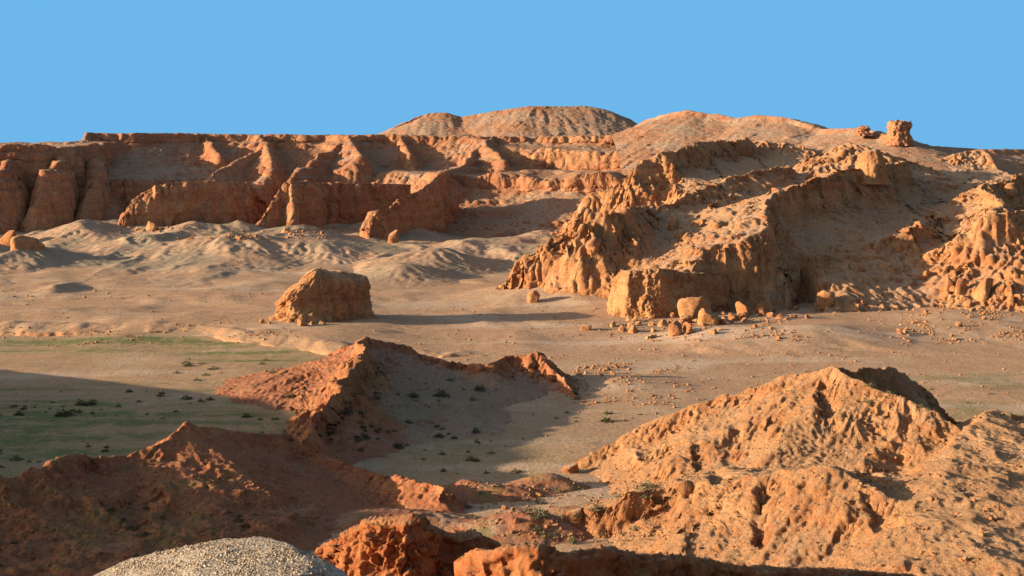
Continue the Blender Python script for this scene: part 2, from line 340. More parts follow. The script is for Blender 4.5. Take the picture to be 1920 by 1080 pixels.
# ------------------------------------------------------------------ mesa at the back
def mesa_h(X, Y):
    wX = X + 4 * noise3(X / 22, Y / 22, zero(X) + 4.4) + 1.6 * noise3(X / 7, Y / 7, zero(X) + 5)
    wY = Y + 4 * noise3(X / 22, Y / 22, zero(X) + 9.4) + 1.6 * noise3(X / 7, Y / 7, zero(X) + 15)
    fr = [(0, 0), (1.2, 3.4), (20, 13), (27, 15.5), (28, 17), (30, 29), (46, 33), (75, 46)]
    # lower bench at the far left with its pillared wall, then the high rim
    h = ridge(wX, wY, [(-300, 296, 425), (-20, 287, 440), (60, 282, 446), (140, 276, 455), (200, 270, 466)], [(0, 0), (400, 0)], [(0, 0), (2, 4), (5, 15), (8, 21), (14, 24), (30, 36)], flute=(2.6, 10, 5.0))
    h = smax(h, ridge(wX, wY, [(184, 254, 600), (178, 253, 500), (176, 258, 478, .8), (190, 251, 480, .9), (250, 250, 484), (420, 252, 495), (650, 254, 500), (800, 256, 505), (1000, 258, 500), (1200, 262, 495), (1320, 275, 480)], [(0, 0), (400, 3)], fr, flute=(1.6, 8, 3.0)), 1.0)
    h = smax(h, ridge(wX, wY, [(190, 252, 482), (165, 262, 474), (135, 274, 464)], [(0, 0), (4, 2), (10, 8)], [(0, 0), (4, 2), (10, 8)]), 0.8)
    for pts in ([(25, 296, 438), (8, 330, 428), (-5, 420, 420)], [(105, 290, 445), (85, 318, 434), (75, 380, 428)], [(190, 290, 458), (165, 330, 446), (150, 385, 438)], [(-60, 300, 432), (-70, 400, 422)]):
        h = smax(h, ridge(wX, wY, pts, [(0, 0), (2, 2), (4, 8), (6, 22)], [(0, 0), (2, 2), (4, 8), (6, 22)], flute=(0.5, 5, 4)), 0.8)
    sp = [([(505, 254, 497), (470, 285, 480), (430, 305, 468), (400, 328, 458)], 1.0),
          ([(665, 254, 500), (600, 290, 482), (565, 315, 468), (548, 328, 455)], 1.0),
          ([(930, 254, 502), (900, 285, 485), (865, 312, 468), (835, 322, 452)], 1.0),
          ([(1270, 262, 490), (1210, 300, 455), (1160, 345, 430)], 1.2),
          ([(372, 252, 495), (398, 268, 486), (408, 290, 478)], 0.9), ([(462, 253, 498), (492, 270, 487), (503, 292, 478)], 1.2), ([(885, 256, 503), (915, 272, 491), (928, 295, 482)], 1.1), 
          ([(740, 255, 505), (770, 275, 492), (775, 310, 480)], 0.6)]
    for pts, wd in sp:
        h = smax(h, ridge(wX, wY, pts, [(0, 0), (9 * wd, 8), (13 * wd, 16), (20, 30)], [(0, 0), (5 * wd, 6), (9 * wd, 12), (11 * wd, 22), (25, 32)], flute=(0.9, 6, 8.0)), 0.8)
    h = h + sstep(26, 34, h) * 0.8 * fbm(X / 9, Y / 60, zero(X) + 3, 3)
    for pts in ([(440, 253, 500), (488, 258, 492), (505, 290, 474), (500, 318, 464)], [(600, 254, 502), (648, 258, 494), (664, 290, 478)], [(850, 256, 505), (925, 262, 494), (938, 300, 474)]):
        h = smax(h, ridge(wX, wY, pts, [(0, 0), (2, 1.5), (8, 9), (14, 18)], [(0, 0), (9, 6.0), (15, 13), (20, 22)], flute=(0.9, 6, 2)), 0.6)
    # upper wall right of the third spur, ledge below
    h = smax(h, ridge(wX, wY, [(1030, 284, 482), (1120, 287, 478), (1190, 290, 474)], [(0, 0), (20, -2)], [(0, 0), (1, 1), (2, 6.5), (14, 12), (15, 15), (60, 36)], flute=(0.8, 5, 2.0)), 0.5)
    h = smax(h, ridge(wX, wY, [(840, 342, 458), (960, 346, 452), (1080, 348, 445), (1180, 352, 440)], [(0, 0), (8, -2), (30, -4)], [(0, 0), (0.8, 2.4), (20, 9), (45, 20), (60, 30)], flute=(0.5, 6, 1.0)), 0.5)
    return beds(h, X, Y, 3.0, 0.75, 3)
def mesa_disp(x, y, z, n):
    st = 1 - np.clip(n[..., 2], 0, 1)
    led = noise3(x / 40, y / 40, z / 1.6)
    return (0.25 + 1.7 * st) * 0.8 * fbm(x / 4.5, y / 4.5, z / 9, 4, ridged=True) + st * 0.35 * led + 0.25 * fbm(x / 1.5, y / 1.5, z / 3, 3)
def mesa_mask(X, Y, Z, n):
    g = sstep(0.55, 0.8, n[..., 2]) * 0.5 * sstep(-0.05, 0.4, fbm(X / 18, Y / 18, Z / 18, 3) + 0.1)
    return zero(X), zero(X), g
mesa = field('mesa', (-215, 95), (395, 535), 0.5, 400, mesa_h, M['mesa'], mesa_disp, mesa_mask, cut=ground_cut(), flat=0.10, over=1.5, ero=dict(batches=12, n=6000, steps=60, cap=4, maxcut=1.2))
tag(mesa, 'long flat-topped red mesa with shadowed cliffs along the skyline', 'mesa')

def gen_disp(a, l, fine=0.3, zs=1.8, blk=1.0, base=0.0, knob=0.8):
    """rock relief: fractured blocks and clefts where it is steep, only scattered knobs and grit on the scree"""
    def fn(x, y, z, n):
        st = sstep(0.88, 0.55, n[..., 2]); sc_ = l * 2.6
        out = 1.3 * (0.25 + st) * fbm(x / sc_, y / sc_, z / (sc_ * zs), 4)
        mod = sstep(-0.3, 0.3, fbm(x / (l * 3), y / (l * 3), z / (l * 3) + 7, 2))
        out = out + fine * (0.4 + 0.6 * mod) * fbm(x / (l * .25), y / (l * .25), z / (l * .3), 4, gain=.6)
        st = np.maximum(st, base * mod)
        k = (st * (0.3 + 0.7 * mod)) > 0.04; b_ = np.zeros(x.shape)
        b_[k] = blocks(x[k], y[k], z[k], l, zs)
        out = out + blk * st * (0.3 + 0.7 * mod) * b_
        kn = np.maximum(0, fbm(x / (l * .5) + 3, y / (l * .5), z / (l * .5), 2) - 0.25)
        return a * (out + knob * kn)
    return fn
# rock walls that stand out at the feet of the mesa spurs
def outcrop(name, label, pts, back, front, step, ny, mat, flute, disp, pad=14, extra=(), cut=None, yr=None):
    W = [P(*p[:3]) for p in pts]; xs_, ys_ = [p[0] for p in W], [p[1] for p in W]
    def h(X, Y):
        wX, wY = warp(X, Y, pad * 0.07, pad * 0.4, len(label)); q = ridge(wX, wY, pts, back, front, flute=flute)
        for e_ in extra: q = smax(q, ridge(wX, wY, *e_, flute=flute), 0.3)
        return q
    o = field(name, (min(xs_) - pad, max(xs_) + pad), yr or (min(ys_) - pad, max(ys_) + pad), step, ny, h, mat, disp, cut=cut or ground_cut(), flat=0.15, kind=None)
    return tag(o, label, 'rock outcrop')
def warp(X, Y, a=0.8, l=6.0, s=0.0):
    return (X + a * fbm(X / l, Y / l, zero(X) + s, 3), Y + a * fbm(X / l, Y / l, zero(X) + s + 31, 3))
wallB = [(0, 0), (1.2, 1), (3.5, 5), (7, 14), (12, 24)]; wallF = [(0, 0), (1.0, 1.5), (2.4, 12), (4, 18), (8, 24)]
md = gen_disp(1.9, 4.2, 0.25, 2.2)
outcrop('rock_outcrop', 'fluted orange rock wall with eroded pillars at its left end, below the mesa', [(222, 440, 411), (236, 400, 412), (250, 372, 414), (285, 352, 416), (330, 341, 419), (400, 338, 424), (470, 343, 430), (498, 370, 435)], wallB, wallF, 0.25, 170, M['mesa'], (1.6, 4, 3), md)
outcrop('rock_outcrop', 'wedge of bright rock at the tip of the second mesa spur', [(482, 440, 411), (500, 392, 414), (530, 345, 419), (548, 325, 421), (558, 338, 424), (600, 342, 434), (700, 343, 445), (770, 345, 450)], wallB, wallF, 0.25, 170, M['mesa'], (1.2, 5, 5), md, extra=[([(548, 325, 421), (547, 400, 414)], [(0, 0), (1.5, 3), (3, 16)], [(0, 0), (2.4, 3), (4.5, 16)])])
outcrop('rock_outcrop', 'stepped orange rock fin ending in an upright block, below the third mesa spur', [(700, 452, 398), (704, 396, 400), (735, 388, 405), (745, 374, 408), (790, 355, 418), (815, 332, 425), (832, 322, 430), (848, 335, 436)], wallB, wallF, 0.25, 170, M['mesa'], (1.2, 5, 7), md)

# ------------------------------------------------------------------ hills on the skyline
def summit_h(X, Y):
    wX = X + 2 * noise3(X / 15, Y / 15, zero(X) + 2); wY = Y
    h = ridge(wX, wY, [(735, 252, 562), (800, 212, 562), (835, 211, 562), (870, 219, 562), (930, 208, 560), (985, 199, 557), (1100, 199, 560), (1140, 208, 560), (1180, 228, 560), (1215, 252, 560)], [(0, 0), (5, 1.5), (20, 9), (60, 34)], [(0, 0), (2, 1.2), (28, 13), (60, 32)], flute=(1.3, 7, 3))
    return smax(h, ridge(wX, wY, [(992, 200, 557), (985, 215, 550), (950, 250, 535)], [(0, 0), (10, 5), (30, 20)], [(0, 0), (10, 8), (30, 20)]), 0.5)
summit = field('summit_hill', (-75, 70), (525, 600), 0.5, 190, summit_h, M['mesa'], gen_disp(1.4, 6, 0.3, 1.5, 1.0, 0.2), lambda X, Y, Z, n: (zero(X), zero(X), 0.5 * sstep(-.3, .1, fbm(X / 14, Y / 14, Z / 5, 3))), cut=lambda X, Y: zero(X) + 37, flat=0.3, ero=dict(batches=3, n=2500, steps=60, cap=5, maxcut=1.2))
tag(summit, 'rounded tan hill rising above the mesa rim at the centre', 'hill')
def sky_h(X, Y):
    wX = X + 2 * noise3(X / 15, Y / 15, zero(X) + 6)
    return ridge(wX, Y, [(1195, 256, 515), (1250, 212, 505), (1290, 206, 500), (1335, 213, 495), (1380, 222, 488), (1420, 215, 484), (1470, 219, 477), (1486, 226, 474), (1502, 238, 470), (1540, 241, 465), (1590, 239, 452), (1640, 245, 440), (1665, 254, 432), (1700, 258, 430), (1750, 273, 438), (1840, 279, 450), (2050, 281, 470)], [(0, 0), (6, 1.2), (25, 7), (50, 18)], [(0, 0), (4, 2.2), (30, 10.5), (60, 22)], flute=(1.2, 7, 4))
skyl = field('skyline_hill', (35, 190), (395, 520), 0.6, 240, sky_h, M['mesa'], gen_disp(1.5, 6, 0.3, 1.5, 1.0, 0.2), lambda X, Y, Z, n: (zero(X) + 0.1, zero(X), 0.55 * sstep(-.15, .25, fbm(X / 16, Y / 16, Z / 4, 3))), cut=lambda X, Y: zero(X) + 26, flat=0.3, ero=dict(batches=4, n=3000, steps=60, cap=5, maxcut=1.2))
tag(skyl, 'long orange hill on the right skyline below the two rock stacks', 'hill')

# ------------------------------------------------------------------ badlands on the right
def bad_h(X, Y):
    wX = X + 3 * noise3(X / 16, Y / 16, zero(X) + 3.4) + 1.3 * noise3(X / 4.5, Y / 4.5, zero(X) + 6)
    wY = Y + 3 * noise3(X / 16, Y / 16, zero(X) + 8.1) + 1.3 * noise3(X / 4.5, Y / 4.5, zero(X) + 16)
    ramp = np.interp(Y, [250, 268, 285, 300, 335, 380, 430, 480, 520], [-3, -1.0, 3.6, 6.6, 15.5, 23.5, 30, 33, 35])
    edge = np.interp(Y, [260, 300, 340, 380, 430, 480], [64, 58, 47, 45, 56, 66])
    h = ramp - np.where(Y > 320, 0.75 + 0.9 * sstep(320, 360, Y), 0.75) * np.maximum(0, edge - wX)
    rr = [
      # main scree ridge: gentle lit left side, steep shaded right side
      ([(1445, 468, 276), (1428, 405, 290), (1462, 368, 302), (1510, 340, 314), (1570, 325, 328), (1640, 312, 342), (1700, 305, 368)], [(0, 0), (6, 2.0), (28, 9.5), (45, 17)], [(0, 0), (1.5, 3), (5, 9), (20, 14)], (1.2, 6, 2)),
      # left lobe, running down towards the valley
      ([(955, 522, 292), (985, 485, 290), (1040, 450, 288), (1090, 425, 287), (1130, 402, 288), (1165, 394, 293), (1190, 388, 304), (1212, 388, 326)], [(0, 0), (2, 3), (5, 9), (9, 18)], [(0, 0), (4, 2.6), (8, 6.5), (10, 11), (14, 18)], (1.1, 5.5, 4)),
      ([(1130, 402, 288), (1125, 440, 283), (1115, 500, 279)], [(0, 0), (3, 2.5), (8, 12)], [(0, 0), (2, 3), (6, 12)], (0.8, 4, 7)),
      ([(1185, 390, 318), (1200, 440, 302), (1210, 490, 288)], [(0, 0), (3, 3), (8, 10)], [(0, 0), (2, 4), (8, 12)], (0.8, 4, 7)),
      # upper lobe with the crumbly knob
      ([(1088, 390, 386), (1105, 364, 384), (1140, 352, 383), (1190, 313, 384), (1240, 288, 389), (1310, 267, 408), (1400, 262, 432)], [(0, 0), (3, 3), (8, 11), (14, 22)], [(0, 0), (4, 4), (9, 11), (22, 20)], (1.2, 5, 9)),
      # middle ribs
      ([(1210, 395, 322), (1260, 378, 330), (1330, 345, 350), (1400, 325, 362), (1480, 312, 378)], [(0, 0), (6, 3.5), (20, 11)], [(0, 0), (3, 1.6), (8, 4), (20, 9)], (1.3, 6, 5)),
      ([(1250, 440, 300), (1300, 415, 312), (1345, 372, 330)], [(0, 0), (4, 3), (12, 8)], [(0, 0), (2, 4), (9, 9)], (0.8, 4, 6)),
      ([(1255, 495, 278), (1330, 470, 284), (1390, 440, 292)], [(0, 0), (4, 2), (12, 6)], [(0, 0), (1.5, 3), (9, 9)], (0.8, 4, 6)),
      # right outcrop and the spur above it
      ([(1752, 505, 291), (1790, 462, 289), (1830, 440, 287), (1868, 408, 286), (1905, 400, 287), (1960, 395, 292), (2050, 390, 300)], [(0, 0), (4, 2), (12, 7), (30, 16)], [(0, 0), (3, 3), (6, 8), (8, 13), (20, 18)], (1.3, 4, 3)),
      ([(1840, 352, 330), (1862, 385, 312), (1880, 405, 292)], [(0, 0), (10, 7), (25, 16)], [(0, 0), (12, 9), (25, 16)], (0.8, 5, 2)),
      ([(1840, 352, 330), (1900, 330, 350), (1980, 320, 360)], [(0, 0), (10, 5), (30, 9)], [(0, 0), (5, 4), (20, 13)], (0.8, 5, 1)),
      ([(1700, 430, 300), (1720, 420, 303), (1755, 435, 302)], [(0, 0), (6, 2), (15, 5)], [(0, 0), (2, 2), (5, 7), (10, 9)], (0.8, 4, 2)),
      # sandy domes
      ([(1575, 280, 392), (1605, 270, 390), (1630, 280, 388)], [(0, 0), (6, 1.5), (14, 5)], [(0, 0), (6, 1.6), (14, 5.5)], None),
      ([(1410, 268, 440), (1440, 264, 440), (1470, 268, 438)], [(0, 0), (6, 1.5), (14, 5)], [(0, 0), (6, 1.6), (14, 5.5)], None),
      ([(1790, 292, 415), (1840, 283, 418), (1950, 290, 420)], [(0, 0), (6, 1), (14, 6)], [(0, 0), (5, 2), (12, 6)], None)]
    for pts, bk, fr, fl in rr:
        h = smax(h, ridge(wX, wY, pts, bk, fr, flute=fl), 0.6)
    h = h + 0.9 * sstep(2, 6, h - floorZ(X, Y)) * fbm(X / 7, Y / 7, zero(X) + 9, 3, ridged=True)
    h = beds(h, X, Y, 2.2, 0.55, 6)
    # vertical front walls
    n1 = 2.4 * fbm(X / 7, Y / 9, zero(X), 3) + 0.4 * fbm(X / 1.6, Y / 6, zero(X) + 4, 2, ridged=True)
    yfr = np.interp(X, [-6, 0, 8, 16, 20.5, 21.5, 24, 27.5, 32, 38, 44, 50, 54, 57, 60], [290, 286, 281, 276, 272, 262, 260.5, 260, 263, 268, 270, 271, 273, 280, 284])
    wall = floorZ(X, Y) - 1 + 3.0 * np.maximum(0, Y - yfr - n1)
    return np.where(X < 60, smin(h, wall, 0.8), h)
bad = field('badland_hill', (-8, 140), (254, 450), 0.33, 520, bad_h, M['bad'], gen_disp(1.15, 3.4, 0.16, 1.4, 1.25, 0.0, 0.25), lambda X, Y, Z, n: (zero(X), zero(X), 0.35 * sstep(.1, .5, fbm(X / 14, Y / 14, Z / 5, 3))), cut=ground_cut(), flat=0.22, over=1.6, ero=dict(batches=30, n=8000, steps=70, cap=5, maxcut=1.6))
tag(bad, 'jagged orange badland hill with gullies and scree on the right', 'badlands')

outcrop('rock_outcrop', 'blocky rock wall with a bright left face at the front of the badlands', [(1176, 540, 282), (1163, 525, 272), (1157, 516, 264), (1180, 508, 260), (1235, 504, 260), (1262, 512, 262), (1300, 512, 265), (1345, 525, 268)], [(0, 0), (4, 0.2), (9, 2), (14, 6), (22, 14)], [(0, 0), (0.6, 0.8), (1.9, 8.0), (3.2, 12), (8, 18)], 0.18, 220, M['bad'], (1.3, 3.2, 3), gen_disp(1.2, 2.0, 0.3, 2.0), pad=6)
# ------------------------------------------------------------------ ridges in the middle and near ground
def cen_h(X, Y):
    wX, wY = warp(X, Y, 2.2, 6, 2)
    h = ridge(wX, wY, [(535, 705, 196, .3), (580, 685, 194, .4), (640, 652, 190, .6), (690, 630, 186, 1), (720, 640, 186), (760, 648, 187), (790, 664, 187), (870, 680, 186), (915, 680, 184)], [(0, 0), (8, 4), (20, 9)], [(0, 0), (1.5, 1.2), (8, 3.6), (16, 5.6), (30, 9)], flute=(0.9, 4, 3))
    h = smax(h, ridge(wX, wY, [(690, 630, 186), (674, 668, 172), (645, 712, 158), (615, 750, 148), (592, 778, 142), (560, 815, 137)], [(0, 0), (1.2, 1.4), (4, 3.4), (12, 6.5)], [(0, 0), (1.5, 1.3), (4, 3.2), (9, 6.8), (14, 11)], flute=(0.9, 3.4, 5)), 0.3)
    h = smax(h, ridge(wX, wY, [(905, 682, 186), (945, 667, 189), (1000, 658, 190), (1022, 668, 189), (1042, 698, 185), (1068, 725, 180), (1092, 752, 175)], [(0, 0), (2, 1), (6, 4), (20, 8)], [(0, 0), (1, 1.2), (4, 3.4), (10, 6)], flute=(0.7, 3, 8)), 0.3)
    bowl = np.interp(Y, [138, 150, 170, 184, 190, 200], [-0.5, -0.1, 0.9, 2.3, 2.0, -1]) - 0.12 * np.maximum(0, X + 0.35 * (Y - 150)) - 0.25 * np.maximum(0, -22 - X) + 0.15 * fbm(X / 3, Y / 3, zero(X), 3)
    h = smax(h, bowl, 0.5)
    return h
cen = field('middle_ridge', (-45, 18), (128, 208), 0.16, 290, cen_h, M['red'], gen_disp(0.75, 1.8, 0.3), lambda X, Y, Z, n: (0.3 * sstep(3, 0.5, Z), 0.35 * bump(X, Y, -8, 165, 14, 14, 1), 0.6 * sstep(-17, -13, X + 0.3 * (Y - 165)) * sstep(0.8, 0.93, n[..., 2])), cut=ground_cut(), flat=0.5, ero=dict(batches=24, n=5000, steps=60, cap=5, maxcut=1.1))
tag(cen, 'orange ridge in the middle of the valley with a shaded bowl', 'ridge')

def nl_h(X, Y):
    wX, wY = warp(X, Y, 0.9, 5, 7)
    h = ridge(wX, wY, [(-120, 935, 110), (0, 912, 112), (65, 888, 114), (130, 862, 117), (230, 858, 120), (300, 832, 122), (352, 788, 125), (372, 800, 126), (440, 808, 130), (540, 815, 134), (610, 855, 132), (700, 882, 128), (830, 912, 121)], [(0, 0), (2, 1.2), (10, 6), (20, 11)], [(0, 0), (2.5, 1.6), (8, 3.8), (14, 6.2), (24, 10)], flute=(1.1, 3.8, 3))
    h = smax(h, 0.75 - 0.10 * np.maximum(0, Y - 124) - 0.22 * np.maximum(0, X + 21 - 0.25 * (Y - 100)), 0.5)
    return h + 1.25 * sstep(0.1, 1.0, h) * fbm(X / 4, Y / 3, zero(X) + 2, 4, ridged=True) * sstep(124, 110, Y)
nl = field('left_ridge', (-62, -4), (88, 146), 0.145, 350, nl_h, M['red'], gen_disp(0.65, 1.4, 0.35, 1.2, 1.0, 0.45), lambda X, Y, Z, n: (0.35 * sstep(.1, .4, fbm(X / 5, Y / 5, Z, 3)), 0.5 * sstep(0.0, .4, fbm(X / 7, Y / 7, Z + 5, 3)) * sstep(128, 112, Y), zero(X)), cut=ground_cut(), flat=0.6, ero=dict(batches=14, n=5000, steps=60, cap=4, maxcut=0.9))
tag(nl, 'dark red ridge at lower left with a sunlit pointed crest', 'ridge')

def nr_h(X, Y):
    wX, wY = warp(X, Y, 1.2, 5, 12)
    h = ridge(wX, wY, [(1030, 890, 138), (1110, 846, 138.5), (1200, 806, 139), (1300, 768, 139), (1430, 727, 137.5), (1500, 706, 136), (1560, 688, 134), (1592, 712, 131.5), (1640, 735, 129.5), (1700, 758, 127), (1760, 790, 125), (1820, 818, 123)], [(0, 0), (2, 1.5), (10, 7), (20, 12)], [(0, 0), (3, 1.7), (10, 4.8), (18, 7.6), (26, 11.5), (40, 18)], flute=(1.7, 5.5, 3))
    h = smax(h, ridge(wX, wY, [(1570, 694, 136), (1620, 696, 140), (1660, 693, 144), (1700, 708, 147), (1740, 742, 151), (1790, 785, 153), (1840, 806, 154)], [(0, 0), (4, 3), (16, 10)], [(0, 0), (1.5, 2.2), (6, 6), (20, 11)], flute=(0.6, 4, 5)), 0.3)
    h = smax(h, ridge(wX, wY, [(1150, 1000, 112), (1230, 955, 112), (1330, 915, 111), (1450, 888, 109), (1560, 886, 106.5), (1640, 914, 104), (1710, 958, 101.5), (1770, 1000, 99), (1795, 1040, 97)], [(0, 0), (2, 0.8), (6, 1.4), (12, 2.4), (20, 8)], [(0, 0), (2.5, 1.3), (7, 3.4), (12, 5.2), (18, 8), (30, 14)], flute=(1.6, 4.6, 7)), 0.4)
    h = smax(h, ridge(wX, wY, [(1800, 822, 122), (1835, 797, 124), (1870, 771, 126), (1915, 785, 126), (2000, 775, 127), (2150, 740, 130)], [(0, 0), (2, 1), (10, 5)], [(0, 0), (2, 0.7), (10, 1.2), (25, 2.0), (40, 3.2), (60, 9)], flute=(0.5, 4, 2)), 0.4)
    h = h + 0.7 * sstep(1.5, 4, h) * fbm(X / 6, Y / 6, zero(X) + 9, 3, ridged=True)
    # clefts washed into the face
    for (a, b, w_, dp) in [((1436, 960, 108), (1424, 1050, 101.5), .45, 1.7), ((1300, 950, 111), (1292, 1005, 106.5), .4, 1.3), ((1240, 965, 111.5), (1228, 1010, 108), .35, 0.9), ((1545, 755, 132), (1556, 815, 126), .5, 1.3), ((1612, 850, 117), (1642, 912, 109), .6, 1.8), ((1640, 990, 103), (1672, 1065, 97.5), .5, 1.1), ((1340, 880, 117), (1352, 930, 111), .35, 0.9), ((1390, 790, 132), (1370, 850, 124), .4, 0.9), ((1200, 830, 137), (1225, 870, 131), .6, 1.0), ((1700, 790, 126), (1690, 830, 121), .4, 0.9), ((1470, 760, 134), (1440, 810, 128), .35, 0.8)]:
        p0, p1 = P(*a), P(*b); d_ = -ridge(wX, wY, [(p0[0], p0[1], 0), (p1[0], p1[1], 0)], [(0, 0), (50, 50)], [(0, 0), (50, 50)], world=True)
        h = h - 0.6 * dp * np.exp(-(d_ / (w_ * 1.2)) ** 2) * (0.5 + sstep(-.2, .3, noise3(X / 1.5, Y / 1.5, zero(X) + 3)))
    return h
nr = field('right_ridge', (2, 66), (84, 158), 0.13, 410, nr_h, M['near'], gen_disp(0.55, 1.7, 0.32, 2.0, 0.75, 0.3), lambda X, Y, Z, n: (0.5 * sstep(-.1, .4, fbm(X / 9, Y / 9, Z / 5, 3)), zero(X), zero(X)), cut=ground_cut(), flat=0.4, ero=dict(batches=10, n=7000, steps=70, cap=6, maxcut=1.3))
tag(nr, 'bright orange rugged ridge filling the lower right', 'ridge')

# low rubble mounds between the near ridges
def mm_h(X, Y):
    wX, wY = warp(X, Y, 0.8, 4, 22); z = zero(X) - 0.35
    for (a, b, Yd, rx, ry, hh) in [(1030, 925, 129, 3.0, 1.8, 1.5), (930, 935, 126, 4, 2.4, 0.9), (870, 925, 128, 2.2, 1.6, 0.9), (1080, 965, 119, 3.4, 2, 0.9), (960, 1000, 113, 4.0, 2.4, 1.2), (1010, 990, 113, 4, 2.5, 1.1), (800, 975, 116, 5, 3, 0.8), (700, 960, 118, 5, 4, 0.6)]:
        x, y, _ = P(a, b, Yd); z = z + bump(wX, wY, x, y, rx, ry, hh)
    return z + 0.22 * fbm(X / 1.6, Y / 1.6, zero(X), 4, ridged=True)
mm = field('rubble_mounds', (-18, 14), (98, 138), 0.15, 200, mm_h, M['red'], gen_disp(0.2, 1.2, 0.4), lambda X, Y, Z, n: (0.9 * sstep(-.3, .1, fbm(X / 3, Y / 3, Z, 3)), 0.6 * sstep(.0, .4, fbm(X / 3, Y / 3, Z + 5, 3)), 0.5 * sstep(.0, .3, fbm(X / 4, Y / 4, Z + 9, 3))), cut=ground_cut(-0.1), flat=0.6)
tag(mm, 'low crumbly mounds of tan and red earth between the near ridges', 'mounds')

# hill out of the frame on the left, whose shadow lies over the green flat
def off_h(X, Y):
    wX, wY = warp(X, Y, 1.0, 9, 40)
    return ridge(wX, wY, [(-100, 210, 0), (-100, 197.5, 5), (-100, 180, 9.5), (-100, 158, 14.4), (-100, 145, 15.3), (-100, 136, 18), (-100, 128, 20), (-100, 120, 20.5), (-100, 115, 19.5), (-100, 110, 17.6), (-100, 107, 16.4), (-100, 103.5, 15.4), (-100, 101.5, 17.4), (-100, 98, 18.8), (-100, 91, 18.1), (-100, 75, 18.1), (-100, 55, 8), (-100, 30, 2)], [(0, 0), (30, 24), (40, 30)], [(0, 0), (24, 24), (40, 32)], world=True)
off = field('shadowing_hill', (-132, -72), (20, 232), 0.6, 300, off_h, M['red'], gen_disp(0.5, 4), cut=ground_cut(), flat=0.6)
tag(off, 'red hill just outside the left edge of the view', 'hill')

# ------------------------------------------------------------------ the camera's own hill, foreground rocks, gravel heap
def cam_h(X, Y):
    z = np.minimum(28.0, 30 - 0.2957 * np.maximum(Y, 0) - 1.5) - 0.02 * np.maximum(0, np.abs(X + 2) - 14) ** 1.5
    z = np.where(Y > 66, z - 0.55 * (Y - 66), z)
    return z + 0.3 * fbm(X / 5, Y / 5, zero(X), 3)
ch = field('viewpoint_hill', (-45, 50), (-25, 98), 1.0, 150, cam_h, M['near'], None, None, cut=ground_cut(), flat=0.5)
tag(ch, 'slope of the hill below the viewpoint, just under the frame', 'hill')
fd = gen_disp(0.55, 0.62, 0.4, 1.3, 1.2)
fcut = lambda X, Y: cam_h(X, Y) - 0.5
M['fg'] = earth('foreground_rock', 5.0, rock=[(0.31, 0.105, 0.038), (0.37, 0.155, 0.06), (0.24, 0.075, 0.03)], bumpd=0.07, strata=0.2, slope=(0.8, 1.05), dust=[(0.46, 0.26, 0.13), (0.42, 0.20, 0.09), (0.48, 0.32, 0.19)])
outcrop('rock_outcrop', 'craggy orange rock block at the bottom edge with a lit left face', [(638, 1062, 61), (644, 1012, 61), (658, 992, 60.5), (676, 985, 60), (706, 971, 59.4), (770, 965, 59), (800, 983, 59.5), (850, 998, 60.5), (880, 994, 61.5), (918, 1012, 62.5)], [(0, 0), (1, 0.3), (2.5, 1.6), (4, 5)], [(0, 0), (0.7, 0.25), (1.0, 1.0), (1.5, 3.5), (3, 8)], 0.05, 250, M['fg'], (0.55, 1.1, 3), fd, pad=3.5, cut=fcut)
outcrop('rock_outcrop', 'low crumbled rock ledge along the bottom edge, mostly in shadow', [(874, 1095, 55.5), (886, 1058, 55), (915, 1030, 54.4), (955, 1022, 54), (1010, 1022, 53.8), (1060, 1036, 54.5), (1130, 1026, 56), (1200, 1040, 58), (1290, 1040, 60), (1330, 1046, 61), (1400, 1062, 62), (1500, 1063, 64), (1600, 1070, 66), (1700, 1075, 68), (1790, 1092, 70)], [(0, 0), (1, 0.25), (2.5, 1.4), (4, 5)], [(0, 0), (0.5, 0.3), (0.9, 1.2), (1.6, 3.5), (3, 8)], 0.07, 250, M['fg'], (0.3, 0.9, 5), fd, pad=3.5, cut=fcut)

def gravel_mat():
    m, t, b = nodes('grey_gravel')
    g = t.nodes.new('ShaderNodeNewGeometry'); pos = g.outputs['Position']
    v = t.nodes.new('ShaderNodeTexVoronoi'); v.inputs['Scale'].default_value = 16; t.links.new(pos, v.inputs['Vector'])
    bw = t.nodes.new('ShaderNodeRGBToBW'); t.links.new(v.outputs['Color'], bw.inputs[0])
    c = mixc(t, (0.20, 0.16, 0.11), (0.50, 0.42, 0.31), rng(t, bw.outputs[0], 0.2, 0.75))
    c = mixc(t, c, (0.34, 0.24, 0.15), rng(t, noi(t, pos, 2.0, 4), 0.5, 0.7, 0, 0.6)); t.links.new(c, b.inputs['Base Color'])
    bp = t.nodes.new('ShaderNodeBump'); bp.inputs['Distance'].default_value = 0.03; bp.invert = True
    t.links.new(v.outputs['Distance'], bp.inputs['Height']); t.links.new(bp.outputs[0], b.inputs['Normal']); return m
M['gravel'] = gravel_mat()
def grav_h(X, Y):
    return ridge(X, Y, [(475, 1032, 38), (515, 1028, 36.5), (548, 1031, 35), (570, 1043, 33.5), (584, 1060, 32)], [(0, 0), (0.4, 0.08), (1, 0.5), (2, 1.8), (4, 5)], [(0, 0), (1, 0.03), (2.5, 0.25), (4.6, 0.9), (7, 2.4)]) + 0.06 * fbm(X, Y, zero(X), 3)
gm = field('gravel_mound', (-14, -2.5), (30, 41), 0.06, 140, grav_h, M['gravel'], lambda x, y, z, n: 0.03 * fbm(x / .12, y / .12, z / .12, 2), None, cut=fcut, flat=0.5)
tag(gm, 'smooth grey gravel mound at the bottom left', 'mound')

